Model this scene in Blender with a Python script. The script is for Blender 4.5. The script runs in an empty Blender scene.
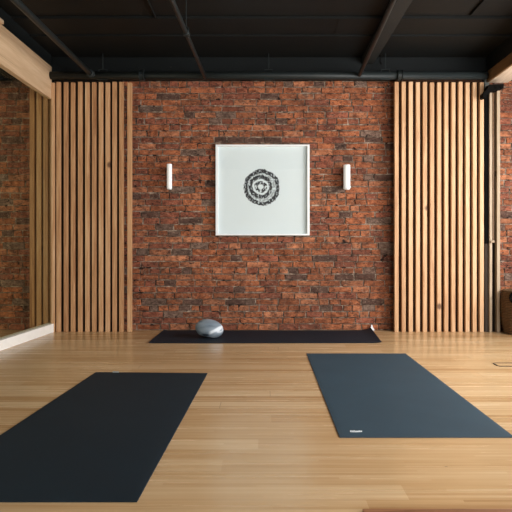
import bpy, bmesh, math, random
from mathutils import Vector, Matrix
random.seed(7)
S = bpy.context.scene
C = S.collection
F = 580.0; PX, PY = 262.0, 245.0; H = 0.95
def wx(px, Y): return (px-PX)*Y/F
def wz(py, Y): return H + (PY-py)*Y/F

# ------------------------------------------------------------ materials
class N:
    def __init__(s, name):
        s.m = bpy.data.materials.new(name); s.m.use_nodes = True
        s.t = s.m.node_tree; s.t.nodes.clear()
        s.out = s.n('ShaderNodeOutputMaterial')
    def n(s, typ, **kw):
        x = s.t.nodes.new(typ)
        for k, v in kw.items(): setattr(x, k, v)
        return x
    def l(s, a, b): s.t.links.new(a, b)
    def setin(s, node, key, v):
        i = node.inputs[key]
        if hasattr(v, 'links') or isinstance(v, bpy.types.NodeSocket): s.l(v, i)
        else: i.default_value = v
    def math(s, op, a, b=None, c=None, clamp=False):
        x = s.n('ShaderNodeMath', operation=op); x.use_clamp = clamp
        for i, v in enumerate((a, b, c)):
            if v is not None: s.setin(x, i, v)
        return x.outputs[0]
    def mix(s, f, a, b, mode='MIX'):
        x = s.n('ShaderNodeMix', data_type='RGBA', blend_type=mode)
        s.setin(x, 0, f); s.setin(x, 6, a); s.setin(x, 7, b)
        return x.outputs[2]
    def ramp(s, f, stops, interp='LINEAR'):
        x = s.n('ShaderNodeValToRGB'); x.color_ramp.interpolation = interp
        e = x.color_ramp.elements
        while len(e) < len(stops): e.new(0.5)
        for i, (p, c) in enumerate(stops):
            e[i].position = p; e[i].color = c if len(c) == 4 else (*c, 1)
        s.setin(x, 0, f); return x.outputs[0]
    def noise(s, vec, scale, detail=4, rough=.55, dist=0):
        x = s.n('ShaderNodeTexNoise'); s.setin(x, 'Vector', vec)
        x.inputs['Scale'].default_value = scale; x.inputs['Detail'].default_value = detail
        x.inputs['Roughness'].default_value = rough; x.inputs['Distortion'].default_value = dist
        return x.outputs['Fac']
    def mapping(s, vec, scale=(1,1,1), loc=(0,0,0), rot=(0,0,0)):
        x = s.n('ShaderNodeMapping'); s.setin(x, 'Vector', vec)
        x.inputs['Scale'].default_value = scale; s.setin(x, 'Location', loc); x.inputs['Rotation'].default_value = rot
        return x.outputs[0]
    def obj(s): return s.n('ShaderNodeTexCoord').outputs['Object']
    def bsdf(s, col, rough=.5, spec=.5, bump=None, bstr=.2, bdist=.01, **kw):
        b = s.n('ShaderNodeBsdfPrincipled')
        s.setin(b, 'Base Color', col if not isinstance(col, tuple) else (*col[:3], 1))
        s.setin(b, 'Roughness', rough); b.inputs['Specular IOR Level'].default_value = spec
        for k, v in kw.items(): s.setin(b, k.replace('_', ' '), v)
        if bump is not None:
            u = s.n('ShaderNodeBump'); u.inputs['Strength'].default_value = bstr
            u.inputs['Distance'].default_value = bdist; s.l(bump, u.inputs['Height'])
            s.l(u.outputs[0], b.inputs['Normal'])
        s.l(b.outputs[0], s.out.inputs[0]); return b
W4 = lambda *c: (*c, 1)
def plain(name, col, rough=.5, spec=.5, nz=.12, sc=18, metal=0):
    k = N(name); f = k.noise(k.obj(), sc, 5)
    c = k.mix(f, W4(*[x*(1-nz) for x in col]), W4(*[min(1, x*(1+nz)) for x in col]))
    k.bsdf(c, rough, spec, Metallic=metal); return k.m

def mat_brick():
    k = N('old_red_brick'); o = k.obj()
    a = k.n('ShaderNodeAttribute', attribute_name='brick').outputs['Color']
    os_ = k.mapping(o, (1,1,2.0))
    n1 = k.noise(k.mapping(o, (1,1,1.6)), 13, 6, .68, .3); n2 = k.noise(os_, 34, 6, .74, .4); n3 = k.noise(o, 1.6, 4, .6)
    nf = k.noise(k.mapping(o, (1,1,1.3), loc=(2,9,4)), 15, 3, .6, .6)
    n4 = k.noise(k.mapping(o, (1,1,1.5), loc=(3,8,5)), 8, 5, .7, .4); n5 = k.noise(k.mapping(o, (1,1,1.8), loc=(7,3,1)), 30, 6, .72)
    c = k.mix(k.ramp(n1, [(.36, (0,0,0)), (.64, (1,1,1))]), k.mix(1, a, W4(.55,.47,.45), 'MULTIPLY'), k.mix(1, a, W4(1.55,1.6,1.6), 'MULTIPLY'))
    c = k.mix(k.ramp(n4, [(.51, (0,0,0)), (.66, (.68,)*3)]), c, W4(.060,.037,.028))
    c = k.mix(k.ramp(n2, [(.54, (0,0,0)), (.61, (.92,)*3)]), c, W4(.028,.018,.013))
    c = k.mix(k.ramp(n5, [(.57, (0,0,0)), (.66, (.60,)*3)]), c, W4(.42,.29,.21))
    c = k.mix(k.ramp(n3, [(.40, (.0,)*3), (.68, (.35,)*3)]), c, W4(.10,.045,.03))
    c = k.mix(k.ramp(nf, [(.66, (0,0,0)), (.70, (.95,)*3)]), c, W4(.018,.012,.010))
    k.bsdf(c, .88, .2, bump=n2, bstr=.9, bdist=.010); return k.m
def mat_mortar():
    k = N('old_lime_mortar'); o = k.obj()
    n = k.noise(o, 14, 6, .7)
    c = k.ramp(n, [(.36, (.05,.035,.027)), (.52, (.19,.135,.10)), (.68, (.44,.34,.26))])
    nf = k.noise(k.mapping(o, (1,1,1.3), loc=(2,9,4)), 15, 3, .6, .6)
    c = k.mix(k.ramp(nf, [(.58, (0,0,0)), (.64, (.95,)*3)]), c, W4(.018,.012,.010))
    k.bsdf(c, .95, .1, bump=n, bstr=.5, bdist=.005); return k.m
def mat_floor():
    k = N('bamboo_strip_floor'); o = k.obj()
    sep = k.n('ShaderNodeSeparateXYZ'); k.l(o, sep.inputs[0]); x, y = sep.outputs[0], sep.outputs[1]
    row = k.math('FLOOR', k.math('DIVIDE', y, .135))
    fr = k.math('FRACT', k.math('DIVIDE', y, .135))
    wn = k.n('ShaderNodeTexWhiteNoise', noise_dimensions='1D'); k.l(row, wn.inputs['W'])
    xs = k.math('DIVIDE', k.math('ADD', x, k.math('MULTIPLY', wn.outputs[0], 7.3)), 1.85)
    cell = k.math('FLOOR', xs); fx = k.math('FRACT', xs)
    v = k.n('ShaderNodeCombineXYZ'); k.l(row, v.inputs[0]); k.l(cell, v.inputs[1])
    w2 = k.n('ShaderNodeTexWhiteNoise', noise_dimensions='2D'); k.l(v.outputs[0], w2.inputs['Vector'])
    # narrow laminations inside each board
    lam = k.math('FLOOR', k.math('DIVIDE', y, .0193))
    v3 = k.n('ShaderNodeCombineXYZ'); k.l(lam, v3.inputs[0]); k.l(k.math('FLOOR', k.math('MULTIPLY', k.math('ADD', x, k.math('MULTIPLY', lam, .37)), .55)), v3.inputs[1])
    w3 = k.n('ShaderNodeTexWhiteNoise', noise_dimensions='2D'); k.l(v3.outputs[0], w3.inputs['Vector'])
    g = k.noise(k.mapping(o, (1.1, 30, 1)), 1.0, 5, .6, .3)
    g2 = k.noise(k.mapping(o, (.5, 9, 1)), 1.0, 4, .6, .5)
    t = k.math('ADD', k.math('MULTIPLY', w2.outputs[0], .26), k.math('ADD', k.math('MULTIPLY', w3.outputs[0], .16), k.math('ADD', k.math('MULTIPLY', g, .42), k.math('MULTIPLY', g2, .40))))
    c = k.ramp(t, [(.30, FL[0]), (.55, FL[1]), (.82, FL[2])])
    # end joints and long seams
    e1 = k.math('LESS_THAN', fx, .0016); e2 = k.math('LESS_THAN', fr, .018)
    ejm = k.math('GREATER_THAN', w2.outputs[0], .62)
    c = k.mix(k.math('MULTIPLY', k.math('MULTIPLY', e1, ejm), .55), c, W4(.10,.05,.02))
    c = k.mix(k.math('MULTIPLY', e2, k.math('MULTIPLY', w2.outputs[0], .55)), c, W4(.20,.10,.04))
    # little knots
    vo = k.n('ShaderNodeTexVoronoi'); k.setin(vo, 'Vector', k.mapping(o, (1, 2.2, 1))); vo.inputs['Scale'].default_value = 1.7
    c = k.mix(k.ramp(vo.outputs['Distance'], [(.008, (.8,)*3), (.017, (0,0,0))]), c, W4(.07,.03,.012))
    r = k.math('ADD', FLR, k.math('MULTIPLY', g, .12))
    k.bsdf(c, r, .5, bump=g, bstr=.06, bdist=.002); return k.m
FL = [(.33,.17,.064), (.52,.325,.155), (.66,.465,.265)]; FLR = .20
def mat_wood(name, dark, mid, light, rough=.55, axis='Z', seedoff=0):
    k = N(name); o = k.obj()
    oi = k.n('ShaderNodeObjectInfo')
    rnd = oi.outputs['Random']
    off = k.n('ShaderNodeCombineXYZ'); k.l(k.math('MULTIPLY', rnd, 31), off.inputs[0]); k.l(k.math('MULTIPLY', rnd, 17), off.inputs[1]); k.l(k.math('MULTIPLY', rnd, 53), off.inputs[2])
    sc = {'Z': (16,16,.9), 'Y': (16,.9,16), 'X': (.9,16,16)}[axis]
    add = k.n('ShaderNodeVectorMath', operation='ADD'); k.l(k.mapping(o, sc), add.inputs[0]); k.l(off.outputs[0], add.inputs[1])
    g = k.noise(add.outputs[0], 2.2, 6, .6, .8)
    g2 = k.noise(add.outputs[0], .35, 2, .5, 0)
    t = k.math('ADD', k.math('MULTIPLY', g, .7), k.math('ADD', k.math('MULTIPLY', rnd, .16), k.math('MULTIPLY', g2, .2)))
    c = k.ramp(t, [(.34, dark), (.54, mid), (.76, light)])
    vo = k.n('ShaderNodeTexVoronoi'); k.setin(vo, 'Vector', k.mapping(add.outputs[0], (.22,.22,3.2))); vo.inputs['Scale'].default_value = .8
    c = k.mix(k.ramp(vo.outputs['Distance'], [(.05, (.85,)*3), (.10, (0,0,0))]), c, W4(dark[0]*.25, dark[1]*.2, dark[2]*.2))
    k.bsdf(c, rough, .35, bump=g, bstr=.12, bdist=.003); return k.m
def mat_black_paint(name, base=(.0040,.0045,.0042), chip=.69, rough=.62):
    k = N(name); o = k.obj()
    n = k.noise(o, 1.3, 4, .6); n2 = k.noise(k.mapping(o, (1,.4,1)), 22, 6, .75)
    c = k.mix(n, W4(*[b*.7 for b in base]), W4(*[b*1.6 for b in base]))
    c = k.mix(k.ramp(n2, [(chip, (0,0,0)), (chip+.05, (.55,)*3)]), c, W4(.10,.09,.075))
    k.bsdf(c, rough, .22, bump=n2, bstr=.25, bdist=.004); return k.m
def mat_mat(name, col):
    k = N(name); o = k.obj()
    n = k.noise(o, 3.5, 5, .6); n2 = k.noise(o, 420, 2, .5)
    w = k.n('ShaderNodeTexWave', wave_type='BANDS', bands_direction='Y'); k.l(o, w.inputs['Vector']); w.inputs['Scale'].default_value = 38
    c = k.mix(n, W4(*[x*.82 for x in col]), W4(*[x*1.2 for x in col]))
    h = k.math('ADD', n2, k.math('MULTIPLY', w.outputs['Fac'], .35))
    k.bsdf(c, .66, .16, bump=h, bstr=.25, bdist=.0015); return k.m
def mat_print():
    k = N('ink_ring_print'); o = k.obj()
    sep = k.n('ShaderNodeSeparateXYZ'); k.l(o, sep.inputs[0])
    x, z = sep.outputs[0], sep.outputs[2]
    nd = k.math('MULTIPLY', k.math('SUBTRACT', k.noise(o, 7, 3), .5), .055)
    nf = k.math('MULTIPLY', k.math('SUBTRACT', k.noise(o, 45, 3), .5), .028)
    ang = k.math('ARCTAN2', z, x)
    def rad(cx, cz):
        a = k.math('POWER', k.math('SUBTRACT', x, cx), 2); b = k.math('POWER', k.math('SUBTRACT', z, cz), 2)
        return k.math('ADD', k.math('SQRT', k.math('ADD', a, b)), k.math('ADD', nd, nf))
    r = k.math('DIVIDE', rad(0, 0), .205)
    ri = k.math('DIVIDE', rad(-.012, .006), .205)
    w, d, m = (1,1,1), (0,0,0), (.45,)*3
    def band(rr, lo, hi, s=.025):
        return k.ramp(rr, [(lo-s, (0,0,0)), (lo+s, (1,1,1)), (hi-s, (1,1,1)), (hi+s, (0,0,0))])
    sp = k.noise(o, 40, 3, .6)
    dash = k.ramp(sp, [(.52, (1,1,1)), (.58, (.05,.05,.05))])
    dash2 = k.ramp(sp, [(.54, (1,1,1)), (.61, (.30,.30,.30))])
    b1 = k.mix(1, band(r, .77, .99), dash2, 'MULTIPLY')
    b2 = k.mix(1, band(ri, .44, .64), dash2, 'MULTIPLY')
    b3 = k.mix(1, band(ri, .14, .33), dash, 'MULTIPLY')
    b4 = k.mix(1, k.mix(1, band(r, .62, .74), dash, 'MULTIPLY'), W4(.55,.55,.55), 'MULTIPLY')
    s = k.mix(1, k.mix(1, b1, b2, 'ADD'), k.mix(1, b3, b4, 'ADD'), 'ADD')
    c = k.mix(s, W4(.70,.785,.795), W4(.018,.022,.026))
    k.bsdf(c, .7, .2); return k.m
def mat_glass(name, tint, gloss=.05, rough=0):
    k = N(name)
    a = k.n('ShaderNodeBsdfTransparent'); a.inputs[0].default_value = W4(*tint)
    g = k.n('ShaderNodeBsdfGlossy'); g.inputs['Roughness'].default_value = rough
    mx = k.n('ShaderNodeMixShader'); mx.inputs[0].default_value = gloss
    k.l(a.outputs[0], mx.inputs[1]); k.l(g.outputs[0], mx.inputs[2]); k.l(mx.outputs[0], k.out.inputs[0]); return k.m
def mat_marble():
    k = N('grey_marbled_shell'); o = k.obj()
    n = k.noise(k.mapping(o, (.8,.8,2.2), rot=(.2,.45,.1)), 6, 3, .45, .8)
    c = k.ramp(n, [(.30, (.045,.06,.08)), (.40, (.16,.20,.24)), (.58, (.27,.32,.37)), (.64, (.62,.66,.70)), (.70, (.25,.30,.35))])
    sp = k.n('ShaderNodeSeparateXYZ'); k.l(o, sp.inputs[0]); x, z = sp.outputs[0], sp.outputs[2]
    wob = k.math('MULTIPLY', k.math('SUBTRACT', n, .5), .035)
    # a pale vein rising to the right, and a crease's shade painted dark beside its lower end
    d = k.math('ABSOLUTE', k.math('SUBTRACT', k.math('ADD', z, wob), k.math('ADD', .055, k.math('MULTIPLY', x, .42))))
    vein = k.math('MULTIPLY', k.ramp(d, [(.010, (1,1,1)), (.022, (0,0,0))]), k.ramp(x, [(.0, (0,0,0)), (.03, (1,1,1))]))
    c = k.mix(vein, c, W4(.66,.70,.74))
    xx = k.math('ABSOLUTE', k.math('ADD', x, .030)); zz = k.math('ABSOLUTE', k.math('SUBTRACT', k.math('ADD', z, wob), .036))
    cr = k.math('MULTIPLY', k.ramp(xx, [(.02, (1,1,1)), (.045, (0,0,0))]), k.ramp(zz, [(.008, (1,1,1)), (.018, (0,0,0))]))
    c = k.mix(cr, c, W4(.015,.02,.028))
    k.bsdf(c, .5, .35); return k.m
def mat_weave():
    k = N('brown_woven_cane'); o = k.obj()
    w = k.n('ShaderNodeTexWave', wave_type='BANDS', bands_direction='Z'); k.l(o, w.inputs['Vector'])
    w.inputs['Scale'].default_value = 18; w.inputs['Distortion'].default_value = 3; w.inputs['Detail'].default_value = 3
    n = k.noise(o, 30, 4)
    c = k.mix(w.outputs['Fac'], W4(.035,.018,.008), W4(.20,.11,.045)); c = k.mix(n, c, W4(.10,.05,.02))
    k.bsdf(c, .7, .3, bump=w.outputs['Fac'], bstr=.8, bdist=.01); return k.m
def mat_emit_white(name, col, e, ecol=(1,.97,.93)):
    k = N(name); f = k.noise(k.obj(), 30, 2)
    c = k.mix(f, W4(*[x*.98 for x in col]), W4(*col))
    b = k.bsdf(c, .35, .5); b.inputs['Emission Color'].default_value = W4(*ecol); b.inputs['Emission Strength'].default_value = e; return k.m

M = dict(
    brick=mat_brick(), mortar=mat_mortar(), floor=mat_floor(),
    cedar=mat_wood('cedar_batten_wood', (.40,.19,.085), (.64,.38,.20), (.76,.52,.32)),
    knotty=mat_wood('knotty_pine_batten_wood', (.29,.125,.05), (.50,.265,.125), (.66,.42,.24)),
    beam=mat_wood('pale_timber_beam', (.50,.33,.19), (.60,.42,.26), (.70,.52,.35), axis='Y'),
    beamr=mat_wood('timber_beam', (.48,.36,.25), (.62,.50,.38), (.72,.61,.49), axis='Y'),
    shade_brown=mat_wood('brown_wood_and_shade', (.10,.05,.02), (.16,.085,.035), (.22,.12,.055), axis='Y'),  # brown holds the right header's shade; also the door strip's own wood
    board=mat_wood('red_brown_wood', (.20,.08,.03), (.33,.14,.06), (.42,.20,.09), axis='X'),
    doorwood=mat_wood('door_stile_wood', (.26,.17,.10), (.38,.28,.18), (.50,.40,.29)),
    black=mat_black_paint('black_ceiling_paint'), blackwall=mat_black_paint('black_wall_paint', (.0028,.0042,.0045), .68),
    pipe=mat_black_paint('dark_grey_pipe_paint', (.013,.0165,.0165), .68, .42),
    joist=mat_black_paint('charcoal_joist_paint', (.014,.0148,.014), .62, .6),
    backing=plain('black_rail_gap_shade', (.012,.009,.007), .9, .1),  # rails, and the painted shade in the left batten gaps
    rail_gap_brown=plain('brown_rail_gap_shade', (.035,.016,.009), .9, .1),  # rails, and the painted shade in the right batten gaps
    white=plain('white_frame_lacquer', (.84,.86,.86), .3, .5, .02),
    sill=plain('white_sill_paint', (.90,.88,.83), .45, .5, .04),
    wall=plain('pale_plaster', (.62,.58,.53), .9, .2, .05),
    iron=plain('black_iron', (.005,.0045,.004), .85, .06, .3),
    grey=plain('dark_grey_strip', (.055,.042,.033), .8, .1),
    headgrey=plain('grey_render', (.13,.14,.13), .8, .2),
    darkpanel=plain('dark_brown_panel', (.014,.009,.006), .85, .05),
    print=mat_print(), glass=mat_glass('picture_glass', (1,1,1), .03), pane=mat_glass('green_tinted_glass', (.86,.86,.76), .04),
    window=mat_glass('window_glass', (.97,.99,1), .04),
    lamp=mat_emit_white('sconce_diffuser', (.86,.87,.86), .12), cap=plain('sconce_white_metal', (.75,.77,.75), .3, .5, .03),
    lmat=mat_mat('charcoal_rubber', (.0095,.019,.027)), rmat=mat_mat('slate_blue_rubber', (.031,.058,.080)), bmat=mat_mat('black_rubber', (.010,.016,.026)),
    logo=plain('white_logo_ink', (.8,.82,.82), .5, .4, .05), tagm=plain('grey_tag', (.30,.32,.30), .5),
    marble=mat_marble(), weave=mat_weave(), bead=plain('white_plastic', (.8,.82,.85), .4, .5, .05),
    lid=mat_floor(),
)

# ------------------------------------------------------------ geometry helpers
def link(name, me, m, parent=None):
    o = bpy.data.objects.new(name, me); C.objects.link(o)
    if m: me.materials.append(m) if not isinstance(m, (list, tuple)) else [me.materials.append(q) for q in m]
    if parent is not None: o.parent = parent
    return o
def fin(name, bm, m, parent=None, smooth=False):
    me = bpy.data.meshes.new(name); bmesh.ops.recalc_face_normals(bm, faces=bm.faces[:]); bm.to_mesh(me); bm.free()
    if smooth:
        for p in me.polygons: p.use_smooth = True
    return link(name, me, m, parent)
def box(bm, x0, x1, y0, y1, z0, z1, bev=0, seg=2):
    b = bmesh.new(); r = bmesh.ops.create_cube(b, size=1)
    for v in b.verts:
        v.co = Vector(((x0+x1)/2+v.co.x*(x1-x0), (y0+y1)/2+v.co.y*(y1-y0), (z0+z1)/2+v.co.z*(z1-z0)))
    if bev: bmesh.ops.bevel(b, geom=b.edges[:], offset=bev, segments=seg, affect='EDGES', profile=.5)
    t = bpy.data.meshes.new('t'); b.to_mesh(t); b.free(); bm.from_mesh(t); bpy.data.meshes.remove(t)
def bx(name, m, x0, x1, y0, y1, z0, z1, bev=0, parent=None):
    """local origin at the base centre; parented parts take coordinates relative to the parent"""
    cx, cy = (x0+x1)/2, (y0+y1)/2
    bm = bmesh.new(); box(bm, x0-cx, x1-cx, y0-cy, y1-cy, 0, z1-z0, bev)
    o = fin(name, bm, m, parent); o.location = (cx, cy, z0)
    if parent is not None: o.location = Vector((cx, cy, z0)) - parent.location
    return o
def tube(bm, pts, r, n=16, caps=True):
    rings = []; pts = [Vector(p) for p in pts]
    for i, p in enumerate(pts):
        t = (pts[min(i+1, len(pts)-1)] - pts[max(i-1, 0)]).normalized()
        a = t.cross(Vector((0,0,1)))
        if a.length < .01: a = t.cross(Vector((1,0,0)))
        a.normalize(); b = t.cross(a).normalized(); rr = r[i] if isinstance(r, (list, tuple)) else r
        rings.append([bm.verts.new(p + a*rr*math.cos(2*math.pi*k/n) + b*rr*math.sin(2*math.pi*k/n)) for k in range(n)])
    for u, v in zip(rings, rings[1:]):
        for k in range(n): bm.faces.new((u[k], u[(k+1)%n], v[(k+1)%n], v[k]))
    if caps: bm.faces.new(rings[0]); bm.faces.new(rings[-1])
def tag(o, label, cat, group=None):
    o['label'] = label; o['category'] = cat
    if group: o['group'] = group
    return o
def empty(name, loc, label, cat, group=None):
    o = bpy.data.objects.new(name, None); C.objects.link(o); o.location = loc; o.empty_display_size = .1
    return tag(o, label, cat, group)
def struct(o): o['kind'] = 'structure'; return o

XL, XR, YF, YB, ZC = -4.4, 3.5, -3.2, 6.48, 3.03
# ------------------------------------------------------------ shell
def slab(name, m, x0, x1, y0, y1, z0, z1): 
    bm = bmesh.new(); box(bm, x0, x1, y0, y1, z0, z1); return struct(fin(name, bm, m))
slab('floor', M['floor'], XL, XR, YF, YB+.1, -.1, 0)
bm = bmesh.new()
box(bm, XL, XR, YF, 5.35, ZC+.03, ZC+.2); box(bm, XL, XR, 5.35, 5.77, ZC+.012, ZC+.2); box(bm, XL, XR, 5.77, YB+.1, ZC, ZC+.2)
for (y, z) in ((5.35, ZC+.012), (5.77, ZC)):       # proud chipped board edges
    box(bm, XL, XR, y-.006, y+.006, z-.006, z+.03)
for (x, y0, y1) in ((-.98,4.2,5.35), (-.12,5.35,6.42), (-1.52,5.77,6.42), (.72,5.35,5.77), (1.9,4.3,5.3)):
    box(bm, x-.004, x+.004, y0, y1, ZC-.003 if y0 > 5.8 else ZC+.008, ZC+.04)
struct(fin('ceiling', bm, M['black']))

# brick wall as relief: mortar bed + individually jittered bricks in one mesh
def brick_wall():
    V, Fc, mi, col = [], [], [], []
    def q(vs, faces, mat, c):
        b = len(V); V.extend(vs)
        for f in faces: Fc.append([b+i for i in f]); mi.append(mat); col.append(c)
    ZT = 2.785; yb = YB+.006
    q([(XL,yb,0),(XR,yb,0),(XR,yb,ZT),(XL,yb,ZT),(XL,YB+.12,0),(XR,YB+.12,0),(XR,YB+.12,ZT),(XL,YB+.12,ZT)],
      [(0,1,2,3),(4,7,6,5),(0,4,5,1),(3,2,6,7),(0,3,7,4),(1,5,6,2)], 1, (.3,.2,.15))
    pitch = .0696; row = 0; z = 0.0
    R = random.Random(11)
    while z < ZT-.02:
        header = row % 6 == 3
        L = .115 if header else .228
        x = XL - R.random()*L
        hgt = min(pitch, ZT - z)
        while x < XR:
            l = L*(R.uniform(.82, 1.22)); 
            if not header and R.random() < .16: l *= .52
            x0, x1 = max(x, XL), min(x+l, XR); x += l
            if x1-x0 < .03: continue
            g = R.uniform(.003, .0085); gz = R.uniform(.0036, .0075)
            y = YB - R.uniform(-.003, .007); j = lambda s=.004: R.uniform(-s, s)
            a0, a1, b0, b1 = x0+g, x1-g, z+gz, z+hgt-gz
            ch = R.uniform(.002, .0045); tl = R.uniform(-.0025, .0025)
            cs = [(a0+j(),b0+j()),(a1+j(),b0+j()),(a1+j(),b1+j()),(a0+j(),b1+j())]
            cx, cz = (a0+a1)/2, (b0+b1)/2
            inn = [(px+(ch if px < cx else -ch), pz+(ch if pz < cz else -ch)) for px, pz in cs]
            vs = [(p[0], y+tl*(1 if p[0] > cx else -1), p[1]) for p in inn] + [(p[0], y+ch, p[1]) for p in cs] + [(p[0], yb+.002, p[1]) for p in cs]
            u = R.random(); k = R.uniform(.68, 1.08)
            if u < .05: c = (.11,.06,.045)
            elif u < .11: c = (.19,.12,.09)
            elif u < .36: c = (.27,.085,.048)
            elif u < .50: c = (.44,.165,.080)
            else: c = (.36,.116,.050)
            c = tuple(q_*k for q_ in c)
            fs = [(0,1,2,3)] + [(i, (i+1)%4, 4+(i+1)%4, 4+i)[::-1] for i in range(4)] + [(4+i, 4+(i+1)%4, 8+(i+1)%4, 8+i)[::-1] for i in range(4)]
            q(vs, fs, 0, c)
        z += pitch; row += 1
    me = bpy.data.meshes.new('wall_back'); me.from_pydata(V, [], Fc)
    me.materials.append(M['brick']); me.materials.append(M['mortar'])
    me.polygons.foreach_set('material_index', mi)
    at = me.attributes.new('brick', 'FLOAT_COLOR', 'FACE')
    flat = []
    for c in col: flat += [*c, 1]
    at.data.foreach_set('color', flat)
    o = bpy.data.objects.new('wall_back', me); C.objects.link(o); return struct(o)
brick_wall()
bm = bmesh.new(); box(bm, XL, XR, 6.43, YB+.12, 2.785, ZC+.1); struct(fin('trim_1', bm, M['blackwall']))   # black painted band above the brick

bm = bmesh.new(); box(bm, XL-.15, XL, YF, 3.4, 0, ZC+.2); box(bm, XL-.15, XL, 5.4, YB+.1, 0, ZC+.2); box(bm, XL-.15, XL, 3.4, 5.4, 0, .8); box(bm, XL-.15, XL, 3.4, 5.4, 2.5, ZC+.2)  # opening added in the unseen wall for the fill lamp
struct(fin('wall_left', bm, M['wall']))
# right and front walls with window openings
RW = [(-2.3,-.2), (.3,2.4), (2.9,5.0), (5.25,6.25)]; WZ0, WZ1 = .55, 2.6
bm = bmesh.new(); ys = [YF] + [v for w in RW for v in w] + [YB+.1]
for i in range(0, len(ys), 2): box(bm, XR, XR+.15, ys[i], ys[i+1], WZ0, WZ1)
box(bm, XR, XR+.15, YF, YB+.1, 0, WZ0); box(bm, XR, XR+.15, YF, YB+.1, WZ1, ZC+.2)
struct(fin('wall_right', bm, M['wall']))
FW = [(1.75,3.2), (-3.6,-2.0)]
bm = bmesh.new(); box(bm, XL, XR, YF-.15, YF, 0, .7); box(bm, XL, XR, YF-.15, YF, 2.5, ZC+.2)
for a, b in ((XL,-3.6), (-2.0,1.75), (3.2,XR)): box(bm, a, b, YF-.15, YF, .7, 2.5)
struct(fin('wall_front', bm, M['wall']))
wn = 0
def window(axis, a, b, z0, z1):
    global wn; wn += 1
    bm = bmesh.new(); t = .05
    def fr(u0, u1, w0, w1):
        if axis == 'X': box(bm, XR+.03, XR+.09, u0, u1, w0, w1)
        else: box(bm, u0, u1, YF-.09, YF-.03, w0, w1)
    fr(a, a+t, z0, z1); fr(b-t, b, z0, z1); fr(a+t, b-t, z0, z0+t); fr(a+t, b-t, z1-t, z1); m = (a+b)/2; fr(m-t/2, m+t/2, z0+t, z1-t)
    o = struct(fin('window_%d' % wn, bm, M['iron']))
    bm = bmesh.new()
    if axis == 'X': box(bm, XR+.055, XR+.062, a+.02, b-.02, z0+.02, z1-.02)
    else: box(bm, a+.02, b-.02, YF-.062, YF-.055, z0+.02, z1-.02)
    fin('window_pane', bm, M['window'], o)
for a, b in RW: window('X', a, b, WZ0, WZ1)
for a, b in FW: window('Y', a, b, .7, 2.5)

# ------------------------------------------------------------ left glazed partition
def quadwall(name, m, p, q, th, z0, z1, side=-1, **k):
    p, q = Vector(p), Vector(q); d = (q-p).normalized(); nrm = Vector((d.y, -d.x))*side*th
    bm = bmesh.new(); c = [p, q, q+nrm, p+nrm]
    lo = [bm.verts.new((v.x, v.y, z0)) for v in c]; hi = [bm.verts.new((v.x, v.y, z1)) for v in c]
    bm.faces.new(lo); bm.faces.new(hi)
    for i in range(4): bm.faces.new((lo[i], lo[(i+1)%4], hi[(i+1)%4], hi[i]))
    return bm
P0, P1 = (-2.268, 6.40), (-2.62, 1.2)
gp = empty('glass_partition', (-2.268, 6.40, 0), 'green tinted glass partition on a low white sill along the left side', 'glass wall')
def rel(o, p): o.data.transform(Matrix.Translation(-Vector(p.location))); return o
nd = Vector((P1[0]-P0[0], P1[1]-P0[1])).normalized(); nn = Vector((-nd.y, nd.x))
side = 1 if Vector((nd.y, -nd.x)).x < 0 else -1
o = rel(fin('sill', quadwall('', None, P0, P1, .09, 0, .092, side), M['sill'], gp), gp); o['label'] = 'white painted sill'
b0 = (P0[0]-.04, P0[1]); b1 = (P1[0]-.04, P1[1])
rel(fin('pane', quadwall('', None, b0, b1, .008, .092, 2.56, side), M['pane'], gp), gp)
# header beam, black bulkhead above it
o = bx('header_beam', M['beam'], -2.36, -2.30, 1.0, 6.35, 2.547, 2.90, .006); tag(o, 'long pale timber header beam above the glass on the left side', 'beam')
o = bx('bolt_cover', M['beam'], -2.315, -2.265, 4.98, 5.10, 2.885, 2.925, .012); tag(o, 'small pale wooden block on top edge of the left header beam', 'block')
slab('trim_2', M['blackwall'], -2.75, -2.31, 1.0, 6.36, 2.90, ZC+.02)
slab('trim_3', M['black'], -4.4, -2.75, 1.0, 6.36, 2.95, ZC+.02)
# right header
hb = empty('header_beam', (2.57, 2.67, 2.725), 'timber header beam with inner face painted shade brown and pale underside at the upper right', 'beam')
bx('shade_brown', M['shade_brown'], 2.456, 2.476, -1.0, 6.345, 2.727, 2.845, .003, hb)['label'] = 'inner face with its shade painted brown'  # shaded inner side of the beam, painted as a brown board
bx('core', M['beamr'], 2.476, 2.69, -1.0, 6.345, 2.725, 2.845, .003, hb)['label'] = 'pale timber core'
slab('trim_4', M['black'], 2.47, 2.75, -1.0, 6.36, 2.845, ZC+.05)

# ------------------------------------------------------------ batten screens
YS, DS = 6.33, .045
def screen(edges, wpx, m, label, back, backm, extra=(), group=None, ztop=2.73, ys=YS, rng=3):
    R = random.Random(rng)
    root = empty('batten_screen', (wx(sum(edges)/len(edges), ys), ys, 0), label, 'slatted panel', group)
    for i, e in enumerate(edges):
        x0 = wx(e, ys); w = wpx*ys/F
        d = DS + R.uniform(-.002, .002)
        if e in extra: d = .14
        bx('batten', m, x0, x0+w, ys, ys+d, 0, ztop+R.uniform(-.006, .004), .003, root)
    if back:
        xb0, xb1 = wx(back[0], ys), wx(back[1], ys)
        bx('gap_shade_sheet', backm, xb0, xb1, ys+DS+.003, ys+DS+.018, .0, ztop+.04, 0, root)  # dark sheet stands in for the shade between battens
        for z in (.25, 1.35, 2.45):
            bx('rail', backm, xb0+.01, xb1-.01, ys+DS+.018, YB-.008, z, z+.06, 0, root)
    return root
left_edges = [56.2, 63.6, 70.6, 77.8, 85, 91.8, 98.6, 105.4, 112.2, 119.0, 127.2]
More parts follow.
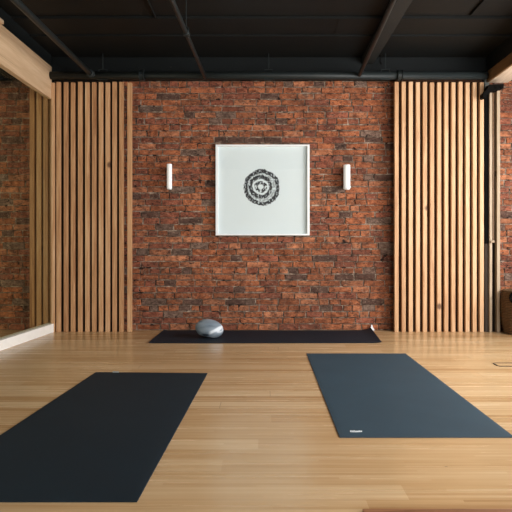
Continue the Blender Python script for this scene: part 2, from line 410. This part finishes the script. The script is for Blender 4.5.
screen(left_edges, 4.3, M['knotty'], 'tall knotty wood batten screen on the brick wall left of the artwork', (57, 121.5), M['backing'], extra=())
screen([394.7+i*7.1 for i in range(13)], 4.0, M['cedar'], 'tall pale cedar batten screen on the brick wall right of the artwork', (397.5, 483), M['rail_gap_brown'], rng=5)
screen([51.2], 3.4, M['knotty'], 'single wood batten in the corner under the end of the left header beam', None, None, rng=8, ztop=2.72)
YG = 6.40
screen([29.5, 36.3, 43.2, 49.6], 4.6, M['knotty'], 'short batten screen seen through the glass beside the left corner', (31, 52), M['backing'], ys=YG, rng=9)

# ------------------------------------------------------------ right door leaf beside the screen
dr = empty('door_leaf', (wx(493, 6.34), 6.34, 0), 'narrow timber door leaf with dark panel beside the right batten screen', 'door')
def dpx(name, m, a, b, y0, y1, za, zb, bev=.002, lab=None):
    o = bx(name, m, wx(a, y0), wx(b, y0), y0, y1, za, zb, bev, dr)
    if lab: o['label'] = lab
    return o
dpx('edge_strip', M['iron'], 485.0, 489.5, 6.335, 6.40, .965, 2.64, lab='black upper strip')
dpx('kick_strip', M['grey'], 485.0, 489.0, 6.338, 6.40, 0, .963, lab='grey brown lower strip')
dpx('stile', M['doorwood'], 489.6, 492.2, 6.31, 6.40, 0, 2.63)
dpx('stile', M['doorwood'], 497.0, 500.2, 6.31, 6.40, 0, 2.63)
dpx('panel', M['darkpanel'], 491.8, 497.6, 6.37, 6.395, 0, 2.62, lab='dark brown panel')
dpx('inner_strip', M['shade_brown'], 492.4, 494.4, 6.345, 6.368, 1.0, 2.62)
dpx('catch', M['doorwood'], 490.8, 494.8, 6.295, 6.309, .975, 1.0, .003)
dpx('hinge', M['iron'], 494.6, 496.4, 6.345, 6.368, 1.70, 1.76, .003)
dpx('head_block', M['headgrey'], 484.7, 489.3, 6.345, 6.40, 2.645, 2.765, lab='pale grey top block')
# black bracket over the door leaf: arm with a sloping drop
br = bmesh.new()
prof = [(489.5,84.3),(503.8,84.0),(503.6,88.0),(499,88.6),(498.4,90.2),(491,90.6),(490.0,93.2),(487,94.8),(485.8,97.6),(483.4,97.4),(483.3,93.4),(486.2,90.6),(487.8,87)]
ya, yb_ = 6.20, 6.30
A = [br.verts.new((wx(x, ya), ya, wz(y, ya))) for x, y in prof]; B = [br.verts.new((wx(x, ya), yb_-.003, wz(y, ya))) for x, y in prof]
br.faces.new(A); br.faces.new(B)
for i in range(len(A)): j = (i+1) % len(A); br.faces.new((A[i], A[j], B[j], B[i]))
for sx in (488.6, 496, 501.5):
    x, z = wx(sx, ya), wz(87.5, ya); tube(br, [(x, ya-.012, z), (x, ya+.01, z)], .012, 10)
c = Vector((wx(494, ya), ya, wz(90, ya)))
for v in br.verts: v.co -= c
o = fin('wall_bracket', br, M['iron']); o.location = c; tag(o, 'black iron bracket under the end of the right header beam', 'bracket')

# ------------------------------------------------------------ ceiling pipes and joist
def pipe_parts(root, pts, r):
    bm = bmesh.new(); tube(bm, [Vector(p)-root.location for p in pts], r, 20); fin('pipe_run', bm, M['pipe'], root, True)
def collar(root, p, d, r, w=.03, name='coupling'):
    d = Vector(d).normalized(); p = Vector(p)-root.location
    bm = bmesh.new(); tube(bm, [p-d*w, p-d*w*.8, p-d*w*.7, p+d*w*.7, p+d*w*.8, p+d*w], [r*1.12, r*1.5, r*1.28, r*1.28, r*1.5, r*1.12], 20); return fin(name, bm, M['pipe'], root)
def hanger(root, p, r, ztop):
    p = Vector(p)-root.location
    bm = bmesh.new()
    for k in (-1, 1): box(bm, p.x-.003+k*(r+.002), p.x+.003+k*(r+.002), p.y-.012, p.y+.012, p.z-r, p.z+r+.02)
    box(bm, p.x-r-.004, p.x+r+.004, p.y-.012, p.y+.012, p.z-r-.006, p.z-r); box(bm, p.x-r-.004, p.x+r+.004, p.y-.012, p.y+.012, p.z+r+.02, p.z+r+.026)
    tube(bm, [(p.x, p.y, p.z+r+.02), (p.x, p.y, ztop-root.location.z)], .005, 8); return fin('hanger', bm, M['pipe'], root)
def pipe(label, a, b, r, cuffs=(), hang=()):
    a, b = Vector(a), Vector(b)
    root = empty('ceiling_pipe', (a+b)/2, label, 'pipe')
    pipe_parts(root, [a, b], r)
    for t in cuffs: collar(root, a.lerp(b, t), b-a, r)
    for t in hang: p = a.lerp(b, t); hanger(root, p, r, ZC+.035)
    return root
ZP = 2.79
pipe('black horizontal ceiling pipe running above the brick wall', (wx(50.5,6.3), 6.3, ZP), (2.44, 6.3, ZP), .042, (.21, .80), (.12, .5, .768))
def run(label, pa, pb, z, r, cuffs=(), hang=(), back=2.2):
    """a pipe coming forward from the back, over the camera"""
    Yb = 6.245; b = Vector((wx(pb[0], Yb), Yb, wz(pb[1], Yb)))
    Ya = F*(b.z-H)/(PY-pa[1]); a = Vector((wx(pa[0], Ya), Ya, b.z))
    a2 = b + (a-b)*back
    return pipe(label, a2, b, r, cuffs, hang)
run('thick dark ceiling pipe running forward above the left header beam', (15,0), (92,75), None, .027, (.985,), (.4,), 2.0)
run('thin ceiling pipe with a clamped coupling left of centre', (172,0), (205,77), None, .019, (.70,.50), (.70,.52), 2.2)
run('dark ceiling pipe running forward beside the charcoal joist', (393.5,0), (359.5,75), None, .021, (.45,), (.4,), 2.2)
o = bx('ceiling_joist', M['joist'], 1.105, 1.235, -1.0, 6.43, 2.955, ZC-.002, .003); tag(o, 'charcoal painted ceiling joist right of centre', 'joist')
bm = bmesh.new(); tube(bm, [(0,0,0),(0,0,-.05),(.01,-.015,-.075),(.0,-.03,-.06)], .006, 8)
o = fin('ceiling_hook', bm, M['iron'], None, True); o.location = (wx(380,6.35), 6.35, wz(66,6.35)+.09); 
o.data.transform(Matrix.Translation((0,0,0)));  tag(o, 'small black hook hanging just right of the joist end above the pipe', 'hook')
bm = bmesh.new(); box(bm, -.005, .005, -.005, .005, 0, ZC-o.location.z); bm2 = bmesh.new(); bm2.from_mesh(o.data); t = bpy.data.meshes.new('t'); bm.to_mesh(t); bm.free(); bm2.from_mesh(t); bm2.to_mesh(o.data); bm2.free()

# ------------------------------------------------------------ framed artwork
YA = 6.42
ax0, ax1, az0, az1 = wx(215.6, YA), wx(309.6, YA), wz(235.4, YA), wz(144.5, YA)
art = empty('framed_artwork', ((ax0+ax1)/2, YA, az0), 'square white framed artwork with a black ink ring on the brick wall', 'picture')
cx = (ax0+ax1)/2; hw = (ax1-ax0)/2; hh = az1-az0; fw = .026
bm = bmesh.new()
def fbar(x0, x1, z0, z1): box(bm, x0, x1, 0, .05, z0, z1, .002)
fbar(-hw, -hw+fw, 0, hh); fbar(hw-fw, hw, 0, hh); fbar(-hw+fw, hw-fw, 0, fw*.7); fbar(-hw+fw, hw-fw, hh-fw*.7, hh)
o = fin('frame', bm, M['white'], art)
bm = bmesh.new(); box(bm, -hw+.01, hw-.01, .036, .048, .01-hh/2, hh-.01-hh/2)
o = fin('print', bm, M['print'], art); pcx, pcz = wx(261.8, YA), wz(187.3, YA)
o.data.transform(Matrix.Translation((-(pcx-cx), -.036, -(pcz-(az0+hh/2))))); o.location = (pcx-cx, .036, pcz-az0)
bm = bmesh.new(); box(bm, -hw+.012, hw-.012, .012, .015, .012, hh-.012); fin('glass_pane', bm, M['glass'], art)
bm = bmesh.new()
box(bm, -hw+.005, hw-.005, .0485, YB-.008-YA, hh-.04, hh-.008)
fin('hanging_rail', bm, M['backing'], art)

# ------------------------------------------------------------ sconces
def sconce(pl, pr, pt, pb, label, knob, yc=6.385):
    w = (pr-pl)*yc/F; x = wx((pl+pr)/2, yc); z0, z1 = wz(pb, yc), wz(pt, yc)
    r = empty('wall_sconce', (x, yc, z0), label, 'wall light', 'white tube sconces beside the artwork'); h = z1-z0
    bm = bmesh.new(); pts = []
    n = 24; R_ = w/2
    tube(bm, [(0,0,.012), (0,0,.016), (0,0,h-.008), (0,0,h-.003), (0,0,h)], [R_*.96, R_, R_, R_*.97, R_*.85], n)
    fin('diffuser', bm, M['lamp'], r, False)
    for p in r.children[0].data.polygons: p.use_smooth = len(p.vertices) == 4
    bm = bmesh.new(); tube(bm, [(0,0,0), (0,0,.004), (0,0,.012)], [R_*.7, R_*.9, R_*.9], n); fin('end_cap', bm, M['cap'], r)
    bm = bmesh.new(); box(bm, -R_*.55, R_*.55, R_*.75, YB-.008-yc, .03, h-.03, .003); fin('back_plate', bm, M['cap'], r)
    if knob:
        bm = bmesh.new(); tube(bm, [(R_*.7, -.012, .03), (R_*1.15, -.014, .032)], .012, 12); fin('switch_knob', bm, M['cap'], r)
    return r
sconce(166.9, 172.0, 164.0, 189.6, 'slim glowing white tube sconce on the brick left of the artwork', False)
sconce(343.5, 350.2, 164.8, 189.8, 'white tube sconce with a small knob on the brick right of the artwork', True)

# ------------------------------------------------------------ mats
def fl(px, py, z=0): Y = F*(H-z)/(py-PY); return Vector((wx(px, Y), Y, 0))
def mat_mesh(c, th, nx=40, ny=24, lift=None, rr=.012):
    """c: far-left, far-right, near-right, near-left corners (metres); rounded-edge slab"""
    cen = sum(c, Vector())/4; bm = bmesh.new()
    def P(u, v): return (c[3].lerp(c[2], u)).lerp(c[0].lerp(c[1], u), v) - cen
    top = [[None]*(ny+1) for _ in range(nx+1)]; bot = [[None]*(ny+1) for _ in range(nx+1)]
    for i in range(nx+1):
        for j in range(ny+1):
            u, v = i/nx, j/ny; p = P(u, v); z = lift(u, v) if lift else 0
            edge = i in (0, nx) or j in (0, ny)
            top[i][j] = bm.verts.new((p.x, p.y, z+th-(th*.25 if edge else 0))); bot[i][j] = bm.verts.new((p.x, p.y, z))
    for i in range(nx):
        for j in range(ny):
            bm.faces.new((top[i][j], top[i+1][j], top[i+1][j+1], top[i][j+1])); bm.faces.new((bot[i][j], bot[i][j+1], bot[i+1][j+1], bot[i+1][j]))
    for i in range(nx):
        bm.faces.new((bot[i][0], bot[i+1][0], top[i+1][0], top[i][0])); bm.faces.new((top[i][ny], top[i+1][ny], bot[i+1][ny], bot[i][ny]))
    for j in range(ny):
        bm.faces.new((top[0][j], top[0][j+1], bot[0][j+1], bot[0][j])); bm.faces.new((bot[nx][j], bot[nx][j+1], top[nx][j+1], top[nx][j]))
    return bm, cen
TH = .006
# left
fl_, fr_ = fl(96, 371.8, TH), fl(207.5, 372.8, TH); nr = fl(137, 502.3, 0); mid = fl(0, 435, TH)
nl = fl_ + (mid-fl_)*((nr.y-fl_.y)/(mid.y-fl_.y)); 
g1 = 'yoga mats on the floor'
root = empty('yoga_mat', (fl_+fr_+nr+nl)/4, 'large charcoal yoga mat at the lower left of the floor', 'yoga mat', g1)
bm, cen = mat_mesh([fl_, fr_, nr, nl], TH); fin('mat_sheet', bm, M['lmat'], root)
tg = fl(115, 372.4, TH+.004)
bm = bmesh.new(); box(bm, -.022, .022, -.012, .006, TH-.001, TH+.006, .001); o = fin('tag', bm, M['tagm'], root); o.location = (tg.x-cen.x, fl_.y-.012-cen.y, 0); o['label'] = 'small pale tag'
# right
c = [fl(306.5, 353.2, TH), fl(405.5, 353.2, TH), fl(514.5, 437.8, 0), fl(339.8, 437.8, 0)]
root = empty('yoga_mat', sum(c, Vector())/4, 'slate blue yoga mat with a small white logo at the right of the floor', 'yoga mat', g1)
bm, cen = mat_mesh(c, TH); fin('mat_sheet', bm, M['rmat'], root)
bm = bmesh.new(); lx = -.031; R = random.Random(4)
hs = [.016,.011,.018,.010,.010,.017,.011]
for i, h in enumerate(hs):                                       # tiny lettering-like mark
    w = .0072; x = lx+i*.0088
    tube(bm, [(x, -.008, TH+.0006), (x+w*.4, h-.010, TH+.0006), (x+w, -.004+h*.3, TH+.0006)], .0024, 6)
tube(bm, [(lx-.002, -.012, TH+.0005), (lx+.03, -.014, TH+.0005), (lx+.058, -.009, TH+.0005)], .0016, 6)
p = fl(356.3, 431.2, TH); o = fin('logo_print', bm, M['logo'], root); o.location = (p.x-cen.x, p.y-cen.y, 0); o['label'] = 'white printed logo'
# back, with curling ends
c = [fl(164, 330.6), fl(370.5, 330.6), fl(381.5, 343.2), fl(148.5, 343.4)]
c[0].y = c[1].y = 6.43
def lift(u, v):
    d = max(0, (u-.945)/.055); e = max(0, (.03-u)/.03)
    return .030*d**2*(.35+.65*v) + .006*e*e + .0008*(1+math.sin(u*23+v*4))
root = empty('yoga_mat', sum(c, Vector())/4, 'black yoga mat lying along the foot of the brick wall with a curled end', 'yoga mat', g1)
bm, cen = mat_mesh(c, TH, nx=120, lift=lift); fin('mat_sheet', bm, M['bmat'], root)

# ------------------------------------------------------------ marbled ball
bm = bmesh.new(); bmesh.ops.create_uvsphere(bm, u_segments=48, v_segments=32, radius=1)
import mathutils
a, b, hgt = .143, .125, .098
for v in bm.verts:
    n = mathutils.noise.noise(v.co*1.3+Vector((3,1,2)))
    s = 1+.035*n; x, y, z = v.co*s
    if z < -.72: z = -.72-(z+.72)*-.35
    v.co = Vector((x*a, y*b, z*hgt))
rot = Matrix.Rotation(math.radians(9), 4, 'Y')
for v in bm.verts: v.co = rot @ v.co
zm = min(v.co.z for v in bm.verts)
for v in bm.verts: v.co.z -= zm
# shade of the slot under the band is painted in the material
o = fin('stone_cushion', bm, M['marble'], None, True)
pb = fl(209.5, 336.3, 0); o.location = (wx(209.3, 5.93), 5.93, TH+.0015); tag(o, 'rounded grey marbled stone sitting on the black mat by the wall', 'stone')

# small white piece by the mat end
bm = bmesh.new()
pts = [(-.022,0), (.016,0), (.014,.012), (.002,.03), (-.008,.062), (-.018,.066), (-.024,.03)]
A = [bm.verts.new((x, -.008, z)) for x, z in pts]; B = [bm.verts.new((x+.004, .008, z*.95)) for x, z in pts]
bm.faces.new(A); bm.faces.new(B)
for i in range(len(A)): j = (i+1) % len(A); bm.faces.new((A[i], A[j], B[j], B[i]))
o = fin('door_wedge', bm, M['bead']); o.location = (wx(372.8, 6.455), 6.455, 0); tag(o, 'tiny white wedge on the floor behind the curled mat end', 'wedge')

# ------------------------------------------------------------ basket
bc = Vector((wx(502,6.22)+.25, 6.215, 0))
bk = empty('woven_basket', bc, 'dark brown woven basket at the right edge by the brick wall', 'basket')
bm = bmesh.new(); n = 64; rings = []
prof = [(.19,0),(.215,.01),(.235,.12),(.247,.26),(.243,.38),(.236,.43),(.243,.45),(.236,.465),(.226,.455),(.224,.40),(.228,.26),(.2,.03)]
for kk, (r, z) in enumerate(prof):
    rings.append([bm.verts.new(((r+.0035*math.sin(i*math.pi/2+z*160))*math.cos(2*math.pi*i/n), (r+.0035*math.sin(i*math.pi/2+z*160))*math.sin(2*math.pi*i/n), z)) for i in range(n)])
for u, v in zip(rings, rings[1:]):
    for i in range(n): bm.faces.new((u[i], u[(i+1)%n], v[(i+1)%n], v[i]))
bm.faces.new(rings[0]); bm.faces.new(rings[-1]); fin('basket_body', bm, M['weave'], bk)
bm = bmesh.new(); ang = math.radians(222); hx, hy = .252*math.cos(ang), .252*math.sin(ang); tx, ty = -math.sin(ang), math.cos(ang)
tube(bm, [(hx+tx*.05*math.cos(t), hy+ty*.05*math.cos(t), .40+.05*math.sin(t)) for t in [i*2*math.pi/20 for i in range(21)]], .014, 10)
o = fin('handle', bm, M['iron'], bk, True); o['label'] = 'black ring handle'

# ------------------------------------------------------------ floor hatch and dark board
hx0, hx1, hy0, hy1 = 1.85, 2.35, 4.535, 4.655
ht = empty('floor_hatch', ((hx0+hx1)/2, (hy0+hy1)/2, 0), 'flush floor hatch with a thin dark rim near the right edge', 'hatch')
hw_, hd = (hx1-hx0)/2, (hy1-hy0)/2
bm = bmesh.new()
loop = []
for (sx, sy, a0) in ((1,1,0), (-1,1,90), (-1,-1,180), (1,-1,270)):
    for k in range(5):
        t = math.radians(a0+k*22.5); loop.append((sx*(hw_-.02)+.02*math.cos(t), sy*(hd-.02)+.02*math.sin(t), .002))
loop.append(loop[0]); loop.append(loop[1]); tube(bm, loop, .0042, 6); o = fin('rim', bm, M['grey'], ht)
bm = bmesh.new(); box(bm, -hw_+.004, hw_-.004, -hd+.004, hd-.004, .0, .002); o = fin('lid', bm, M['lid'], ht)
p = fl(362.5, 508.6, .012); q = fl(363.6, 512, .012)
o = bx('wooden_board', M['board'], p.x, p.x+1.1, p.y-.14, p.y, 0, .012, .001); tag(o, 'red brown wooden board on the floor at the bottom right edge', 'board')

# ------------------------------------------------------------ lights
def area(name, loc, rot, sx, sy, power, col):
    d = bpy.data.lights.new(name, 'AREA'); d.shape = 'RECTANGLE'; d.size = sx; d.size_y = sy; d.energy = power; d.color = col
    o = bpy.data.objects.new(name, d); C.objects.link(o); o.location = loc; o.rotation_euler = rot; return o
K = LP = dict(right=(0, 118, 165, 18), front=(172, 18))
DAY = (1.0, .985, .96)
for (a, b), e in zip(RW, LP['right']):
    if e: area('daylight_and_fill', (XR-.01, (a+b)/2, (WZ0+WZ1)/2), (0, math.radians(90), 0), WZ1-WZ0-.1, b-a-.1, e, DAY)
for (a, b), e in zip(FW, LP['front']):
    area('daylight_and_fill', ((a+b)/2, YF+.01, 1.6), (math.radians(90), 0, 0), b-a-.1, 1.7, e, (.97,.99,1.0))
area('daylight_and_fill', (XL+.01, 4.4, 1.65), (0, math.radians(-90), 0), 1.6, 1.9, 24, DAY)  # added fill lamp, brightens the room behind the glass
w = bpy.data.worlds.new('World'); S.world = w; w.use_nodes = True
w.node_tree.nodes['Background'].inputs[0].default_value = (.75,.85,1,1); w.node_tree.nodes['Background'].inputs[1].default_value = 1.2

cam = bpy.data.cameras.new('Camera'); co = bpy.data.objects.new('Camera', cam); C.objects.link(co)
co.location = (0, 0, H); co.rotation_euler = (math.radians(90), 0, 0)
cam.sensor_width = 36; cam.lens = F/512*36; cam.shift_x = -6/512; cam.shift_y = -11/512; cam.clip_start = .05
S.camera = co
vs = S.view_settings; vs.view_transform = 'Standard'; vs.look = 'None'; vs.exposure = 0.0; vs.gamma = 1; vs.use_curve_mapping = False
